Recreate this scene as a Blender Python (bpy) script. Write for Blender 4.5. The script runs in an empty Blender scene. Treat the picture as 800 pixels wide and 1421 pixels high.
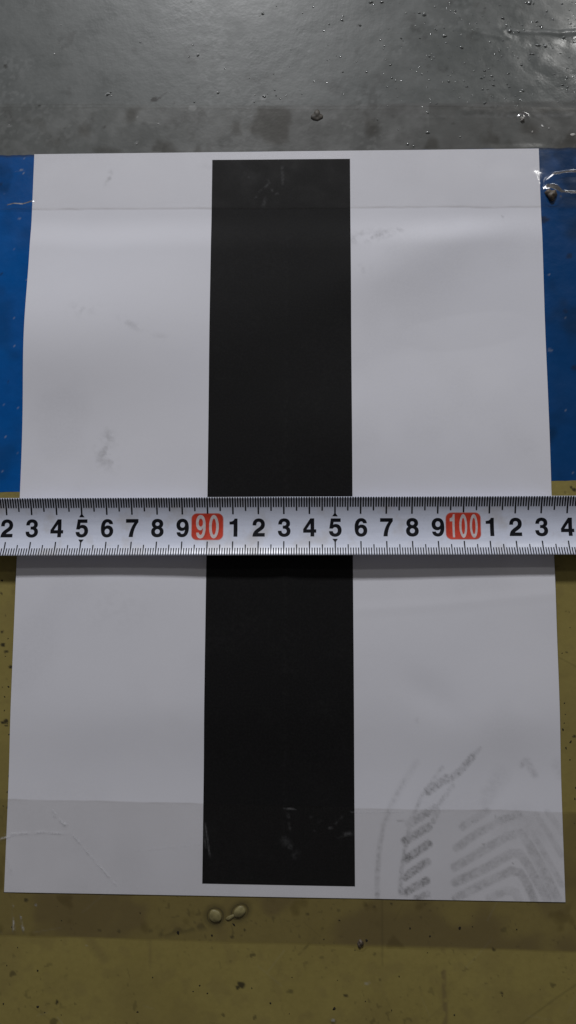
import bpy, bmesh, math, random
import numpy as np
from mathutils import Euler, Vector, Matrix

random.seed(7)
rng = np.random.RandomState(11)
S = bpy.context.scene
COL = S.collection
MM = 0.001

# ------------------------------------------------------------------ camera
CAM_ROT = (0.1121, 0.0295, 0.0037)
CAM_LOC = (11.06, -37.33, 303.52)          # millimetres
F_PX = 1072.0                              # focal length in photo pixels (800 x 1421)
cd = bpy.data.cameras.new('camera')
cam = bpy.data.objects.new('camera', cd)
COL.objects.link(cam)
cam.location = [c * MM for c in CAM_LOC]
cam.rotation_euler = CAM_ROT
cd.sensor_fit = 'VERTICAL'
cd.sensor_height = 24.0
cd.lens = 24.0 * F_PX / 1421.0
cd.clip_start = 0.01
cd.clip_end = 50.0
S.camera = cam

# ------------------------------------------------------------------ light
W = bpy.data.worlds.new('World')
S.world = W
W.use_nodes = True
bgn = W.node_tree.nodes['Background']
bgn.inputs[0].default_value = (1.0, 0.95, 0.95, 1)
bgn.inputs[1].default_value = 0.062


def area(name, loc, target, size, power, color):
    d = bpy.data.lights.new(name, 'AREA')
    d.shape = 'RECTANGLE'
    d.size, d.size_y = size
    d.energy = power
    d.color = color
    o = bpy.data.objects.new(name, d)
    COL.objects.link(o)
    o.location = loc
    o.rotation_euler = (Vector(target) - Vector(loc)).to_track_quat('-Z', 'Y').to_euler()
    return o


area('hall_lamp', (-0.14, 1.17, 0.71), (0, 0, 0), (0.135, 0.105), 11.6, (0.97, 0.975, 1.0))
area('side_lamp', (0.88, 1.75, 1.80), (0.1, 0.19, 0), (0.17, 0.17), 3.6, (1.0, 0.99, 0.96))
S.view_settings.view_transform = 'Standard'
S.view_settings.look = 'None'
S.view_settings.exposure = 0.07
S.view_settings.gamma = 1.0
S.view_settings.use_curve_mapping = False
S.cycles.max_bounces = 8
S.cycles.transparent_max_bounces = 12

# ------------------------------------------------------------------ helpers
_R = np.array(Euler(CAM_ROT, 'XYZ').to_matrix())


def at(px, py, z=0.0):
    """photo pixel -> millimetre point on the horizontal plane at height z"""
    d = _R @ np.array([(px - 400.0), -(py - 710.5), -F_PX])
    t = (z - CAM_LOC[2]) / d[2]
    return CAM_LOC[0] + t * d[0], CAM_LOC[1] + t * d[1]


def atp(pts, z=0.0):
    return [at(p[0], p[1], z) for p in pts]


def hash2(ix, iy, seed):
    n = (ix.astype(np.int64) * 374761393 + iy.astype(np.int64) * 668265263 + seed * 974634777) & 0x7fffffff
    n = ((n ^ (n >> 13)) * 1274126177) & 0x7fffffff
    n = n ^ (n >> 16)
    return (n & 0xffff) / 65535.0


def vnoise(x, y, scale, seed=0):
    """value noise 0..1, scale = cell size in mm; turned by a seed-dependent angle so that no lattice shows"""
    x = np.asarray(x, float) / scale
    y = np.asarray(y, float) / scale
    c, s_ = math.cos(0.6 + seed * 0.37), math.sin(0.6 + seed * 0.37)
    x, y = x * c - y * s_ + 31.7, x * s_ + y * c - 17.3
    ix, iy = np.floor(x), np.floor(y)
    fx, fy = x - ix, y - iy
    fx = fx * fx * (3 - 2 * fx)
    fy = fy * fy * (3 - 2 * fy)
    a = hash2(ix, iy, seed); b = hash2(ix + 1, iy, seed)
    c = hash2(ix, iy + 1, seed); d = hash2(ix + 1, iy + 1, seed)
    return (a * (1 - fx) + b * fx) * (1 - fy) + (c * (1 - fx) + d * fx) * fy


def fbm(x, y, scale, seed=0, octv=3):
    t = 0; a = 0.5; n = 0
    for k in range(octv):
        t = t + a * vnoise(x, y, scale / 2 ** k, seed + k * 17); n += a; a *= 0.5
    return t / n


def smooth(a, b, x):
    t = np.clip((x - a) / (b - a), 0, 1)
    return t * t * (3 - 2 * t)


def gauss(x, y, cx, cy, sx, sy, ang=0.0):
    c, s = math.cos(ang), math.sin(ang)
    u = (x - cx) * c + (y - cy) * s
    v = -(x - cx) * s + (y - cy) * c
    return np.exp(-0.5 * ((u / sx) ** 2 + (v / sy) ** 2))


def pline(x, y, pts):
    """distance to a polyline, and 0..1 position along it"""
    best = np.full(x.shape, 1e9); par = np.zeros(x.shape)
    n = len(pts) - 1
    for i in range(n):
        ax, ay = pts[i]; bx, by = pts[i + 1]
        dx, dy = bx - ax, by - ay
        L = dx * dx + dy * dy + 1e-12
        t = np.clip(((x - ax) * dx + (y - ay) * dy) / L, 0, 1)
        d = np.hypot(x - ax - t * dx, y - ay - t * dy)
        m = d < best
        best = np.where(m, d, best); par = np.where(m, (i + t) / n, par)
    return best, par


def stroke(x, y, ppts, w, soft=0.5, z=0.5):
    """soft line along photo-pixel points, w and soft in mm"""
    d, t = pline(x, y, atp(ppts, z))
    return 1 - smooth(w * 0.5 - soft * 0.5, w * 0.5 + soft * 0.5, d), t


# ---- materials
def new_mat(name):
    m = bpy.data.materials.new(name)
    m.use_nodes = True
    nt = m.node_tree
    nt.nodes.clear()
    out = nt.nodes.new('ShaderNodeOutputMaterial')
    return m, nt, out


class NT:
    def __init__(self, nt):
        self.nt = nt
        self.co = nt.nodes.new('ShaderNodeTexCoord').outputs['Object']

    def noise(self, scale, detail=4, rough=0.55, stretch=None):
        n = self.nt.nodes.new('ShaderNodeTexNoise')
        n.inputs['Scale'].default_value = scale
        n.inputs['Detail'].default_value = detail
        n.inputs['Roughness'].default_value = rough
        co = self.co
        if stretch:
            mp = self.nt.nodes.new('ShaderNodeMapping')
            mp.inputs['Scale'].default_value = stretch
            self.nt.links.new(co, mp.inputs[0])
            co = mp.outputs[0]
        self.nt.links.new(co, n.inputs['Vector'])
        return n.outputs[0]

    def ramp(self, v, lo, hi, a=0.0, b=1.0):
        n = self.nt.nodes.new('ShaderNodeMapRange')
        self.put(v, n.inputs[0])
        n.inputs[1].default_value = lo; n.inputs[2].default_value = hi
        n.inputs[3].default_value = a; n.inputs[4].default_value = b
        return n.outputs[0]

    def put(self, v, sock):
        if hasattr(v, 'is_linked') or hasattr(v, 'links'):
            self.nt.links.new(v, sock)
        else:
            sock.default_value = v

    def math(self, op, a, b=0.0):
        n = self.nt.nodes.new('ShaderNodeMath'); n.operation = op
        self.put(a, n.inputs[0]); self.put(b, n.inputs[1])
        return n.outputs[0]

    def mix(self, f, a, b):
        n = self.nt.nodes.new('ShaderNodeMix'); n.data_type = 'RGBA'
        self.put(f, n.inputs[0])
        for v, s in ((a, n.inputs[6]), (b, n.inputs[7])):
            if isinstance(v, tuple):
                s.default_value = v if len(v) == 4 else (*v, 1)
            else:
                self.nt.links.new(v, s)
        return n.outputs[2]

    def attr(self, name):
        n = self.nt.nodes.new('ShaderNodeAttribute'); n.attribute_name = name
        return n.outputs['Fac']

    def bump(self, h, strength, dist):
        n = self.nt.nodes.new('ShaderNodeBump')
        n.inputs['Strength'].default_value = strength
        n.inputs['Distance'].default_value = dist
        self.nt.links.new(h, n.inputs['Height'])
        return n.outputs[0]

    def bsdf(self, out, color, rough, spec=0.5, normal=None, metallic=0.0):
        b = self.nt.nodes.new('ShaderNodeBsdfPrincipled')
        if isinstance(color, tuple):
            b.inputs['Base Color'].default_value = (*color[:3], 1)
        else:
            self.nt.links.new(color, b.inputs['Base Color'])
        self.put(rough, b.inputs['Roughness'])
        b.inputs['Specular IOR Level'].default_value = spec
        b.inputs['Metallic'].default_value = metallic
        if normal is not None:
            self.nt.links.new(normal, b.inputs['Normal'])
        self.nt.links.new(b.outputs[0], out.inputs[0])
        return b


def floor_paint(name, base, alt, stain_tone, rough, bump_d, mott=18, grain=1.0, spec=0.5):
    m, nt, out = new_mat(name)
    N = NT(nt)
    big = N.noise(mott, 5, 0.6)
    fine = N.noise(420, 3, 0.6)
    spk = N.noise(1500, 2, 0.7)
    c = N.mix(N.ramp(big, 0.32, 0.68), base, alt)
    c = N.mix(N.ramp(fine, 0.40, 0.75, 0.0, 0.35 * grain), c, tuple(0.72 * v for v in base))
    c = N.mix(N.ramp(spk, 0.55, 0.8, 0.0, 0.30 * grain), c, tuple(min(1, 1.35 * v + 0.01) for v in base))
    c = N.mix(N.attr('stain_tone'), c, stain_tone)
    c = N.mix(N.attr('dirt_shade'), c, (0.018, 0.016, 0.012))
    c = N.mix(N.attr('scuff_glint'), c, (0.42, 0.43, 0.43))
    r = N.ramp(N.noise(60, 3), 0.3, 0.7, rough - 0.07, rough + 0.1)
    r = N.math('SUBTRACT', r, N.math('MULTIPLY', N.attr('gloss'), 0.17))
    hh = N.math('ADD', N.math('MULTIPLY', N.noise(230, 3, 0.5), 1.0), N.math('MULTIPLY', N.noise(900, 2, 0.6), 0.25))
    N.bsdf(out, c, r, spec, N.bump(hh, 1.0, bump_d))
    return m


M_GREY = floor_paint('grey_floor_paint', (0.108, 0.116, 0.113), (0.134, 0.142, 0.137), (0.072, 0.072, 0.069), 0.38, 0.00007, 22, spec=0.33)
M_BLUE = floor_paint('blue_floor_paint', (0.001, 0.080, 0.310), (0.002, 0.098, 0.360), (0.004, 0.034, 0.105), 0.32, 0.00010, 35, grain=0.5, spec=0.22)
M_OLIVE = floor_paint('olive_floor_paint', (0.250, 0.201, 0.060), (0.292, 0.238, 0.074), (0.160, 0.121, 0.050), 0.50, 0.00006, 16, grain=0.7, spec=0.25)


def paper_mat():
    m, nt, out = new_mat('white_paper')
    N = NT(nt)
    fib = N.noise(1400, 3, 0.6)
    big = N.noise(14, 3, 0.5)
    c = N.mix(N.ramp(big, 0.3, 0.7), (0.735, 0.738, 0.800), (0.765, 0.765, 0.820))
    c = N.mix(N.ramp(fib, 0.45, 0.8, 0, 0.10), c, (0.60, 0.60, 0.62))
    gr = N.noise(900, 2, 0.7)
    d = N.math('MULTIPLY', N.attr('dirt_shade'), N.ramp(gr, 0.34, 0.66, 0.55, 1.15))
    c = N.mix(d, c, (0.090, 0.087, 0.087))
    N.bsdf(out, c, 0.62, 0.30, N.bump(fib, 0.5, 0.00002))
    return m


def black_mat():
    m, nt, out = new_mat('black_print')
    N = NT(nt)
    fib = N.noise(1400, 3, 0.6)
    c = N.mix(N.ramp(fib, 0.4, 0.75), (0.0078, 0.0076, 0.0080), (0.0125, 0.0123, 0.0127))
    c = N.mix(N.math('MULTIPLY', N.attr('dirt_shade'), N.ramp(N.noise(500), 0.4, 0.7)), c, (0.05, 0.05, 0.05))
    N.bsdf(out, c, 0.62, 0.12, N.bump(fib, 0.5, 0.00003))
    return m


def tape_mat():
    m, nt, out = new_mat('clear_packing_tape')
    N = NT(nt)
    tr = nt.nodes.new('ShaderNodeBsdfTransparent')
    tint = N.mix(N.attr('grime'), (1.0, 0.998, 0.992), (0.42, 0.38, 0.33))
    nt.links.new(tint, tr.inputs[0])
    gl = nt.nodes.new('ShaderNodeBsdfGlossy')
    gl.inputs['Roughness'].default_value = 0.13
    rough = N.ramp(N.noise(90, 3), 0.3, 0.7, 0.10, 0.24)
    nt.links.new(rough, gl.inputs['Roughness'])
    h = N.math('ADD', N.noise(160, 2, 0.5), N.math('MULTIPLY', N.noise(900, 2), 0.12))
    bp = N.bump(h, 1.0, 0.00005)
    nt.links.new(bp, gl.inputs['Normal'])
    fr = nt.nodes.new('ShaderNodeFresnel'); fr.inputs['IOR'].default_value = 1.38
    nt.links.new(bp, fr.inputs['Normal'])
    mx = nt.nodes.new('ShaderNodeMixShader')
    nt.links.new(fr.outputs[0], mx.inputs[0])
    nt.links.new(tr.outputs[0], mx.inputs[1]); nt.links.new(gl.outputs[0], mx.inputs[2])
    df = nt.nodes.new('ShaderNodeBsdfDiffuse'); df.inputs['Color'].default_value = (0.75, 0.76, 0.78, 1)
    mx2 = nt.nodes.new('ShaderNodeMixShader')
    sc = N.math('MULTIPLY', N.attr('scuff_glint'), N.ramp(N.noise(1100, 2), 0.35, 0.65, 0.3, 1.0))
    nt.links.new(sc, mx2.inputs[0])
    nt.links.new(mx.outputs[0], mx2.inputs[1]); nt.links.new(df.outputs[0], mx2.inputs[2])
    nt.links.new(mx2.outputs[0], out.inputs[0])
    return m


def simple(name, col, rough, spec=0.5, var=0.25, nscale=600, bump=0.0):
    m, nt, out = new_mat(name)
    N = NT(nt)
    n = N.noise(nscale, 3, 0.6)
    c = N.mix(N.ramp(n, 0.35, 0.7), tuple(v * (1 - var) for v in col), tuple(min(1, v * (1 + var)) for v in col))
    N.bsdf(out, c, rough, spec, N.bump(n, 1.0, bump) if bump else None)
    return m


def blade_mat():
    m, nt, out = new_mat('silver_lacquered_steel')
    N = NT(nt)
    streak = N.noise(55, 4, 0.6, (1.0, 9.0, 1.0))
    blot = N.noise(75, 4, 0.6)
    fine = N.noise(1600, 2, 0.6)
    c = N.mix(N.ramp(streak, 0.35, 0.7), (0.66, 0.70, 0.83), (0.72, 0.76, 0.89))
    c = N.mix(N.ramp(blot, 0.52, 0.72, 0.0, 0.75), c, (0.52, 0.50, 0.50))
    c = N.mix(N.ramp(fine, 0.45, 0.8, 0, 0.16), c, (0.46, 0.48, 0.55))
    N.bsdf(out, c, N.ramp(blot, 0.3, 0.7, 0.24, 0.38), 0.5, N.bump(fine, 0.4, 0.00002), metallic=0.0)
    return m


M_PAPER, M_BLACK, M_TAPE, M_BLADE = paper_mat(), black_mat(), tape_mat(), blade_mat()
M_STEEL = simple('bare_blade_back', (0.45, 0.44, 0.30), 0.45)
M_INK = simple('black_scale_ink', (0.005, 0.0055, 0.009), 0.5, 0.2, 0.3, 900)
M_RED = simple('red_label_ink', (0.60, 0.052, 0.026), 0.42, 0.4, 0.14, 500)
M_PINK = simple('pale_label_rim', (0.60, 0.26, 0.24), 0.45, 0.4, 0.1, 500)
M_WHITE = simple('white_numeral_ink', (0.62, 0.56, 0.57), 0.42, 0.4, 0.12, 700)
M_GRIT = simple('dark_grit', (0.060, 0.052, 0.042), 0.6, 0.4, 0.5, 700)
M_STONE = simple('brown_stone', (0.115, 0.090, 0.065), 0.55, 0.5, 0.6, 500)
M_PALE = simple('pale_stone', (0.33, 0.32, 0.30), 0.5, 0.5, 0.35, 500)
M_FLECK = simple('pale_paint_fleck', (0.60, 0.60, 0.59), 0.5, 0.4, 0.2, 900)
M_CHIP = simple('black_paint_chip', (0.022, 0.019, 0.014), 0.75, 0.2, 0.5, 900)
M_NIB = simple('grey_paint_nib', (0.135, 0.143, 0.140), 0.13, 0.9, 0.12, 500)
M_BLISTER = simple('raised_olive_paint', (0.215, 0.185, 0.080), 0.5, 0.4, 0.14, 900)


# ---- meshes
def link(name, me, mat=None, parent=None):
    o = bpy.data.objects.new(name, me)
    COL.objects.link(o)
    if mat is not None and not me.materials:
        me.materials.append(mat)
    if parent is not None:
        o.parent = parent
    return o


def tag(o, label=None, cat=None, group=None, kind=None):
    if label: o['label'] = label
    if cat: o['category'] = cat
    if group: o['group'] = group
    if kind: o['kind'] = kind
    return o


def grid_mesh(name, X, Y, Z, attrs=None, rim=0.0):
    """X, Y, Z: 2-D arrays in mm (rows = v, cols = u) -> mesh, smooth; rim: drop of a border skirt in mm"""
    nv, nu = X.shape
    co = np.stack([X, Y, Z], -1).reshape(-1, 3) * MM
    idx = np.arange(nv * nu).reshape(nv, nu)
    q = np.stack([idx[:-1, :-1], idx[:-1, 1:], idx[1:, 1:], idx[1:, :-1]], -1).reshape(-1, 4)
    if rim:
        ring = np.concatenate([idx[0, :], idx[1:, -1], idx[-1, -2::-1], idx[-2:0:-1, 0]])
        up = co[ring].copy(); low = up.copy(); low[:, 2] -= rim * MM
        n = len(ring)
        a = np.arange(n); b = (a + 1) % n
        base = len(co)
        q = np.concatenate([q, np.stack([base + a, base + n + a, base + n + b, base + b], -1)])
        co = np.concatenate([co, up, low])
        if attrs:
            attrs = {k: np.concatenate([v.reshape(-1), v.reshape(-1)[ring], v.reshape(-1)[ring]]) for k, v in attrs.items()}
    me = bpy.data.meshes.new(name)
    me.vertices.add(len(co)); me.vertices.foreach_set('co', co.astype(np.float32).ravel())
    me.loops.add(len(q) * 4); me.loops.foreach_set('vertex_index', q.astype(np.int32).ravel())
    me.polygons.add(len(q))
    me.polygons.foreach_set('loop_start', np.arange(0, len(q) * 4, 4, dtype=np.int32))
    me.polygons.foreach_set('use_smooth', np.ones(len(q), dtype=bool))
    me.update(calc_edges=True)
    for k, v in (attrs or {}).items():
        a = me.attributes.new(k, 'FLOAT', 'POINT')
        a.data.foreach_set('value', np.clip(v, 0, 1).astype(np.float32).ravel())
    me.validate()
    return me


def span(*segs):
    """segs: (start, end, step) joined into one increasing coordinate list"""
    out = []
    for a, b, st in segs:
        n = max(1, int(round((b - a) / st)))
        out += list(np.linspace(a, b, n, endpoint=False))
    out.append(segs[-1][1])
    return np.array(out)


def lump_mesh(name, rx, ry, rz, seed, rough=0.25, flat=True, n=(12, 7)):
    """an irregular half-buried lump (mm), origin at its base"""
    r = random.Random(seed)
    bm = bmesh.new()
    bmesh.ops.create_uvsphere(bm, u_segments=n[0], v_segments=n[1], radius=1.0)
    ph = [r.uniform(0, 6.28) for _ in range(6)]
    for v in bm.verts:
        x, y, z = v.co
        k = 1 + rough * (math.sin(3 * x + ph[0]) * math.sin(2.6 * y + ph[1]) + 0.6 * math.sin(5 * y + ph[2] + 3 * z) * math.sin(4.3 * x + ph[3]))
        v.co = Vector((x * rx * k, y * ry * k, max(-0.05 if flat else -1, z) * rz * k)) * MM
    for f in bm.faces: f.smooth = True
    me = bpy.data.meshes.new(name)
    bm.to_mesh(me); bm.free()
    return me


# ------------------------------------------------------------------ layout (mm)
Z_BAND = 0.25        # blue and olive paint above the grey paint
Z_PAPER = 0.55
PC = [at(48, 214, Z_PAPER), at(748, 206, Z_PAPER), at(785, 1252, Z_PAPER), at(6, 1238, Z_PAPER)]   # tl tr br bl


def lerp2(u, v, c):
    """u 0..1 left-right, v 0..1 top-bottom on a quad tl tr br bl"""
    x = (c[0][0] * (1 - u) + c[1][0] * u) * (1 - v) + (c[3][0] * (1 - u) + c[2][0] * u) * v
    y = (c[0][1] * (1 - u) + c[1][1] * u) * (1 - v) + (c[3][1] * (1 - u) + c[2][1] * u) * v
    return x, y


BULGE = [  # photo px, sigma mm x, y, angle, height mm
    (60, 468, 30, 20, 0.05, 2.8),
    (240, 455, 30, 20, -0.05, 1.1),
    (612, 332, 36, 9, 0.45, 1.0),
    (770, 812, 22, 13, 0.0, 0.75),
    (150, 806, 34, 13, 0.0, 0.35),
    (680, 1040, 20, 12, 0.6, 0.35),
    (180, 1010, 40, 16, 0.2, 0.4),
    (640, 468, 34, 15, 0.12, -0.75),
    (520, 615, 34, 15, -0.1, 0.75),
    (720, 600, 26, 24, 0.2, 0.5),
    (140, 905, 45, 26, 0.1, 0.7),
    (560, 900, 40, 24, -0.15, 0.8),
    (730, 985, 26, 17, 0.5, 0.7),
    (598, 968, 9, 4.5, -0.6, -0.30),
    (380, 1010, 30, 30, 0, 0.5),
]
BC = [(at(b[0], b[1], 1.0), b[2:]) for b in BULGE]
Y_T1 = at(400, 292)[1]; Y_T2 = at(400, 1116)[1]     # tape edges on the paper


def paper_z(x, y):
    def ease(t):
        t = np.clip(t, 0, 1)
        return t * t * t * (t * (6 * t - 15) + 10)
    wob = 5.0 * (fbm(x, y * 0.3, 38, 6, 2) - 0.5)
    w = ease((Y_T1 - y - 0.2) / (17 + wob)) * ease((y - Y_T2 - 0.2) / (40 + 2 * wob))
    z = 0.0
    for (cx, cy), (sx, sy, an, h) in BC:
        z = z + h * gauss(x, y, cx, cy, sx, sy, an)
    z = z + 0.45 + 0.5 * (fbm(x + 400, y + 300, 55, 3, 2) - 0.4)
    xc = at(397, 700)[0]
    z = z + 0.42 * np.exp(-np.abs(x - xc) / 5.0) * gauss(x, y, xc, at(397, 800)[1], 60, 40) + 0.08 * np.exp(-np.abs(x - xc) / 3.0)                 # the old fold down the middle
    z = np.maximum(z, 0.02)
    cr = stroke(x, y, [(500, 846), (620, 838), (765, 824)], 3.0, 5.0)[0]
    ripple = 0.11 * (fbm(x, y, 16, 9, 3) - 0.5)
    return Z_PAPER + w * (z + 0.07 * cr) + ripple * 0.7


def in_paper(x, y):
    """signed distance (mm) inside the sheet, >0 inside"""
    d = np.full(np.shape(x), 1e9)
    for i in range(4):
        ax, ay = PC[i]; bx, by = PC[(i + 1) % 4]
        L = math.hypot(bx - ax, by - ay)
        d = np.minimum(d, ((y - ay) * (bx - ax) - (x - ax) * (by - ay)) / -L)
    return d


# ------------------------------------------------------------------ floor
XL, XR = -128, 134
ZERO = lambda X: np.zeros(X.shape)


def spots(X, Y, lst, z=0.25, seed=0):
    """lst: (px, py, radius mm, strength); ragged dabs"""
    t = np.zeros(X.shape)
    for i, (px, py, r, s) in enumerate(lst):
        cx, cy = at(px, py, z)
        m = (np.abs(X - cx) < r * 4) & (np.abs(Y - cy) < r * 4)
        if not m.any(): continue
        x, y = X[m], Y[m]
        d = np.hypot(x - cx, (y - cy) * 1.25) / r
        d = d + 0.9 * (vnoise(x, y, r * 0.9, seed + i) - 0.5)
        t[m] = np.maximum(t[m], s * (1 - smooth(0.6, 1.1, d)))
    return t


# grey floor: the base sheet
xs = span((-1500, -300, 150), (-300, XL, 12), (XL, XR, 0.65), (XR, 300, 12), (300, 1500, 150))
ys = span((-1500, -300, 150), (-300, 120, 20), (120, 136, 2), (136, 218, 0.65), (218, 330, 10), (330, 1500, 130))
X, Y = np.meshgrid(xs, ys)
rightness = smooth(-20, 110, X)
Zf = (0.10 + 0.16 * rightness) * (fbm(X, Y, 26, 5, 2) - 0.5) + (0.012 + 0.15 * rightness) * (fbm(X, Y, 6.0, 8, 2) - 0.5)
Zf = Zf * smooth(140, 150, Y)
for (a, b, w, h) in [((640, 40), (700, 52), 2.2, 0.10), ((700, 42), (770, 45), 1.6, 0.14), ((770, 47), (800, 44), 1.8, 0.18), ((690, 37), (706, 52), 1.2, 0.14),
                     ((640, 152), (800, 156), 3.0, 0.12)]:
    Zf = Zf + h * stroke(X, Y, [a, b], w, w, 0)[0] * (0.5 + vnoise(X, Y, 2.0, 4))
dirt_shade = spots(X, Y, [(8, 92, 1.0, .7), (215, 139, 1.4, .9), (222, 136, .8, .9), (242, 143, .8, .7), (55, 147, .7, .8), (145, 176, .9, .7),
                    (90, 178, .5, .6), (340, 77, .6, .5), (185, 70, 1.6, .25), (200, 172, 1.2, .3), (275, 121, .8, .4), (190, 198, .6, .5), (365, 120, 2.4, .22), (498, 35, .8, .5), (595, 92, 1.2, .3),
                    (520, 165, 1.0, .4), (546, 162, .9, .4), (560, 178, .8, .5), (460, 120, 2.6, .28), (20, 108, 2.5, .15), (630, 172, .8, .4)], 0, 3)
dirt_shade = np.maximum(dirt_shade, 0.35 * stroke(X, Y, [(215, 140), (232, 128)], 0.7, 0.6, 0)[0])
dirt_shade = np.maximum(dirt_shade, 0.22 * stroke(X, Y, [(440, 110), (462, 118), (474, 134)], 1.6, 1.6, 0)[0])
dirt_shade = np.maximum(dirt_shade, 0.30 * smooth(0.60, 0.78, fbm(X, Y, 9, 31, 3)) * smooth(0.5, 0.62, fbm(X, Y, 2.2, 33, 2)))
dirt_shade = np.maximum(dirt_shade, 0.6 * stroke(X, Y, [(560, 147.5), (640, 148.5), (720, 150.5), (830, 155)], 1.0, 1.4, 0)[0] * smooth(20, 85, X))  # shade under the lifted tape edge, painted dark into the floor colour
yt = at(400, 146)[1]
under = smooth(0.6, -0.6, Y - yt)
stain_tone = under * (0.22 + 0.55 * smooth(-100, 60, X)) * (0.72 + 0.28 * smooth(0.30, 0.66, fbm(X, Y, 11, 41, 3))) + 0.07 * smooth(0.45, 0.7, fbm(X, Y, 40, 44, 3))
scuff_glint = np.maximum(0.14 * under * smooth(0.45, 0.80, fbm(X, Y, 7, 51, 4)) * (X < 60), spots(X, Y, [(300 / 2, 262 / 2, .9, .6), (365, 135, 1.6, .35), (190, 163, .5, .5), (190, 198, .7, .4), (13, 175, .7, .5), (220, 171, .6, .5), (268, 150, 1.6, .3)], 0, 9))
for pts, w_, s_ in [([(705, 41), (735, 45), (772, 43)], 1.1, .16), ([(786, 44), (830, 43)], 2.4, .26), ([(686, 36), (706, 53)], .8, .12), ([(655, 34), (680, 38)], 1.2, .10)]:  # bright reflections on the paint ridges, painted in as pale strokes
    scuff_glint = np.maximum(scuff_glint, s_ * stroke(X, Y, pts, w_, w_ * 1.3, 0)[0] * (0.4 + 0.8 * vnoise(X, Y, 2.5, 64)))
scuff_glint = np.maximum(scuff_glint, 0.07 * gauss(X, Y, *at(428, 122), 11, 6) * (0.6 + 0.8 * fbm(X, Y, 6, 63, 3)))
scuff_glint = np.maximum(scuff_glint, 0.10 * smooth(0.62, 0.7, vnoise(X, Y, 1.4, 61)) * smooth(0.5, 0.7, fbm(X, Y, 20, 62, 2)))
floor = link('floor', grid_mesh('floor', X, Y, Zf, {'dirt_shade': dirt_shade, 'stain_tone': stain_tone, 'scuff_glint': scuff_glint, 'gloss': smooth(20, 95, X) * smooth(Y_T1, Y_T1 + 60, Y) * (1 - 0.6 * under)}), M_GREY)
tag(floor, kind='structure')


def floor_z(x, y):
    return 0.0


# blue band: y from the olive edge up to the grey edge
def edge_line(px0, py0, px1, py1):
    (ax, ay), (bx, by) = at(px0, py0, Z_BAND), at(px1, py1, Z_BAND)
    return lambda x: ay + (by - ay) * (x - ax) / (bx - ax)


E_TOP = edge_line(0, 216, 800, 205)
E_MID = edge_line(0, 683, 800, 667)

xs = span((-700, -300, 100), (-300, XL, 14), (XL, -94, 0.65), (-94, 94, 2.0), (94, XR, 0.65), (XR, 300, 14), (300, 700, 100))
vs = np.concatenate([[0, 0.004, 0.008], np.linspace(0.012, 0.99, 190), [0.994, 0.997, 1.0]])
U, V = np.meshgrid(xs, vs)
yb = E_MID(U) + 0.02 + 0.35 * (vnoise(U, U * 0, 3.0, 71) - 0.5)
ytp = E_TOP(U) + 0.8 * (fbm(U, U * 0 + 9, 3.5, 72, 2) - 0.5)
X, Y = U, yb * (1 - V) + ytp * V
Zb = Z_BAND + 0.16 * (fbm(X, Y, 7, 75, 3) - 0.5) + 0.10 * (fbm(X, Y, 22, 76, 2) - 0.5)
dirt_shade = spots(X, Y, [(5, 100, 1, .2), (790, 355, 1.4, .5), (797, 510, 1.6, .5), (785, 432, 1.3, .35), (757, 305, 2.2, .6), (3, 380, .8, .6), (2, 255, .8, .4), (12, 530, .6, .4)], Z_BAND, 5)
dirt_shade = np.maximum(dirt_shade, 0.75 * smooth(1.4, 0.2, ytp - Y) * (0.5 + 0.5 * vnoise(X, Y, 3, 78)))
scuff_glint = spots(X, Y, [(30, 236, .6, .5), (33, 240, .4, .5), (27, 303, .4, .5), (40, 480, .35, .6), (21, 480, .3, .5), (8, 607, .35, .6), (4, 655, .6, .3), (785, 570, .5, .3), (762, 380, .5, .35), (764, 486, 1.0, .25), (20, 345, .4, .4)], Z_BAND, 6)
scuff_glint = np.maximum(scuff_glint, 0.3 * smooth(0.97, 0.985, vnoise(X, Y, 0.9, 81)))
stain_tone = 0.35 * smooth(0.4, 0.7, fbm(X, Y, 14, 83, 3)) + 0.70 * smooth(90, 110, X)  # mottled, plus a darker tone across the right end
blue = link('blue_floor_band', grid_mesh('blue_floor_band', X, Y, Zb, {'dirt_shade': dirt_shade, 'stain_tone': stain_tone, 'scuff_glint': scuff_glint}, rim=0.6), M_BLUE)
tag(blue, kind='structure')

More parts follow.
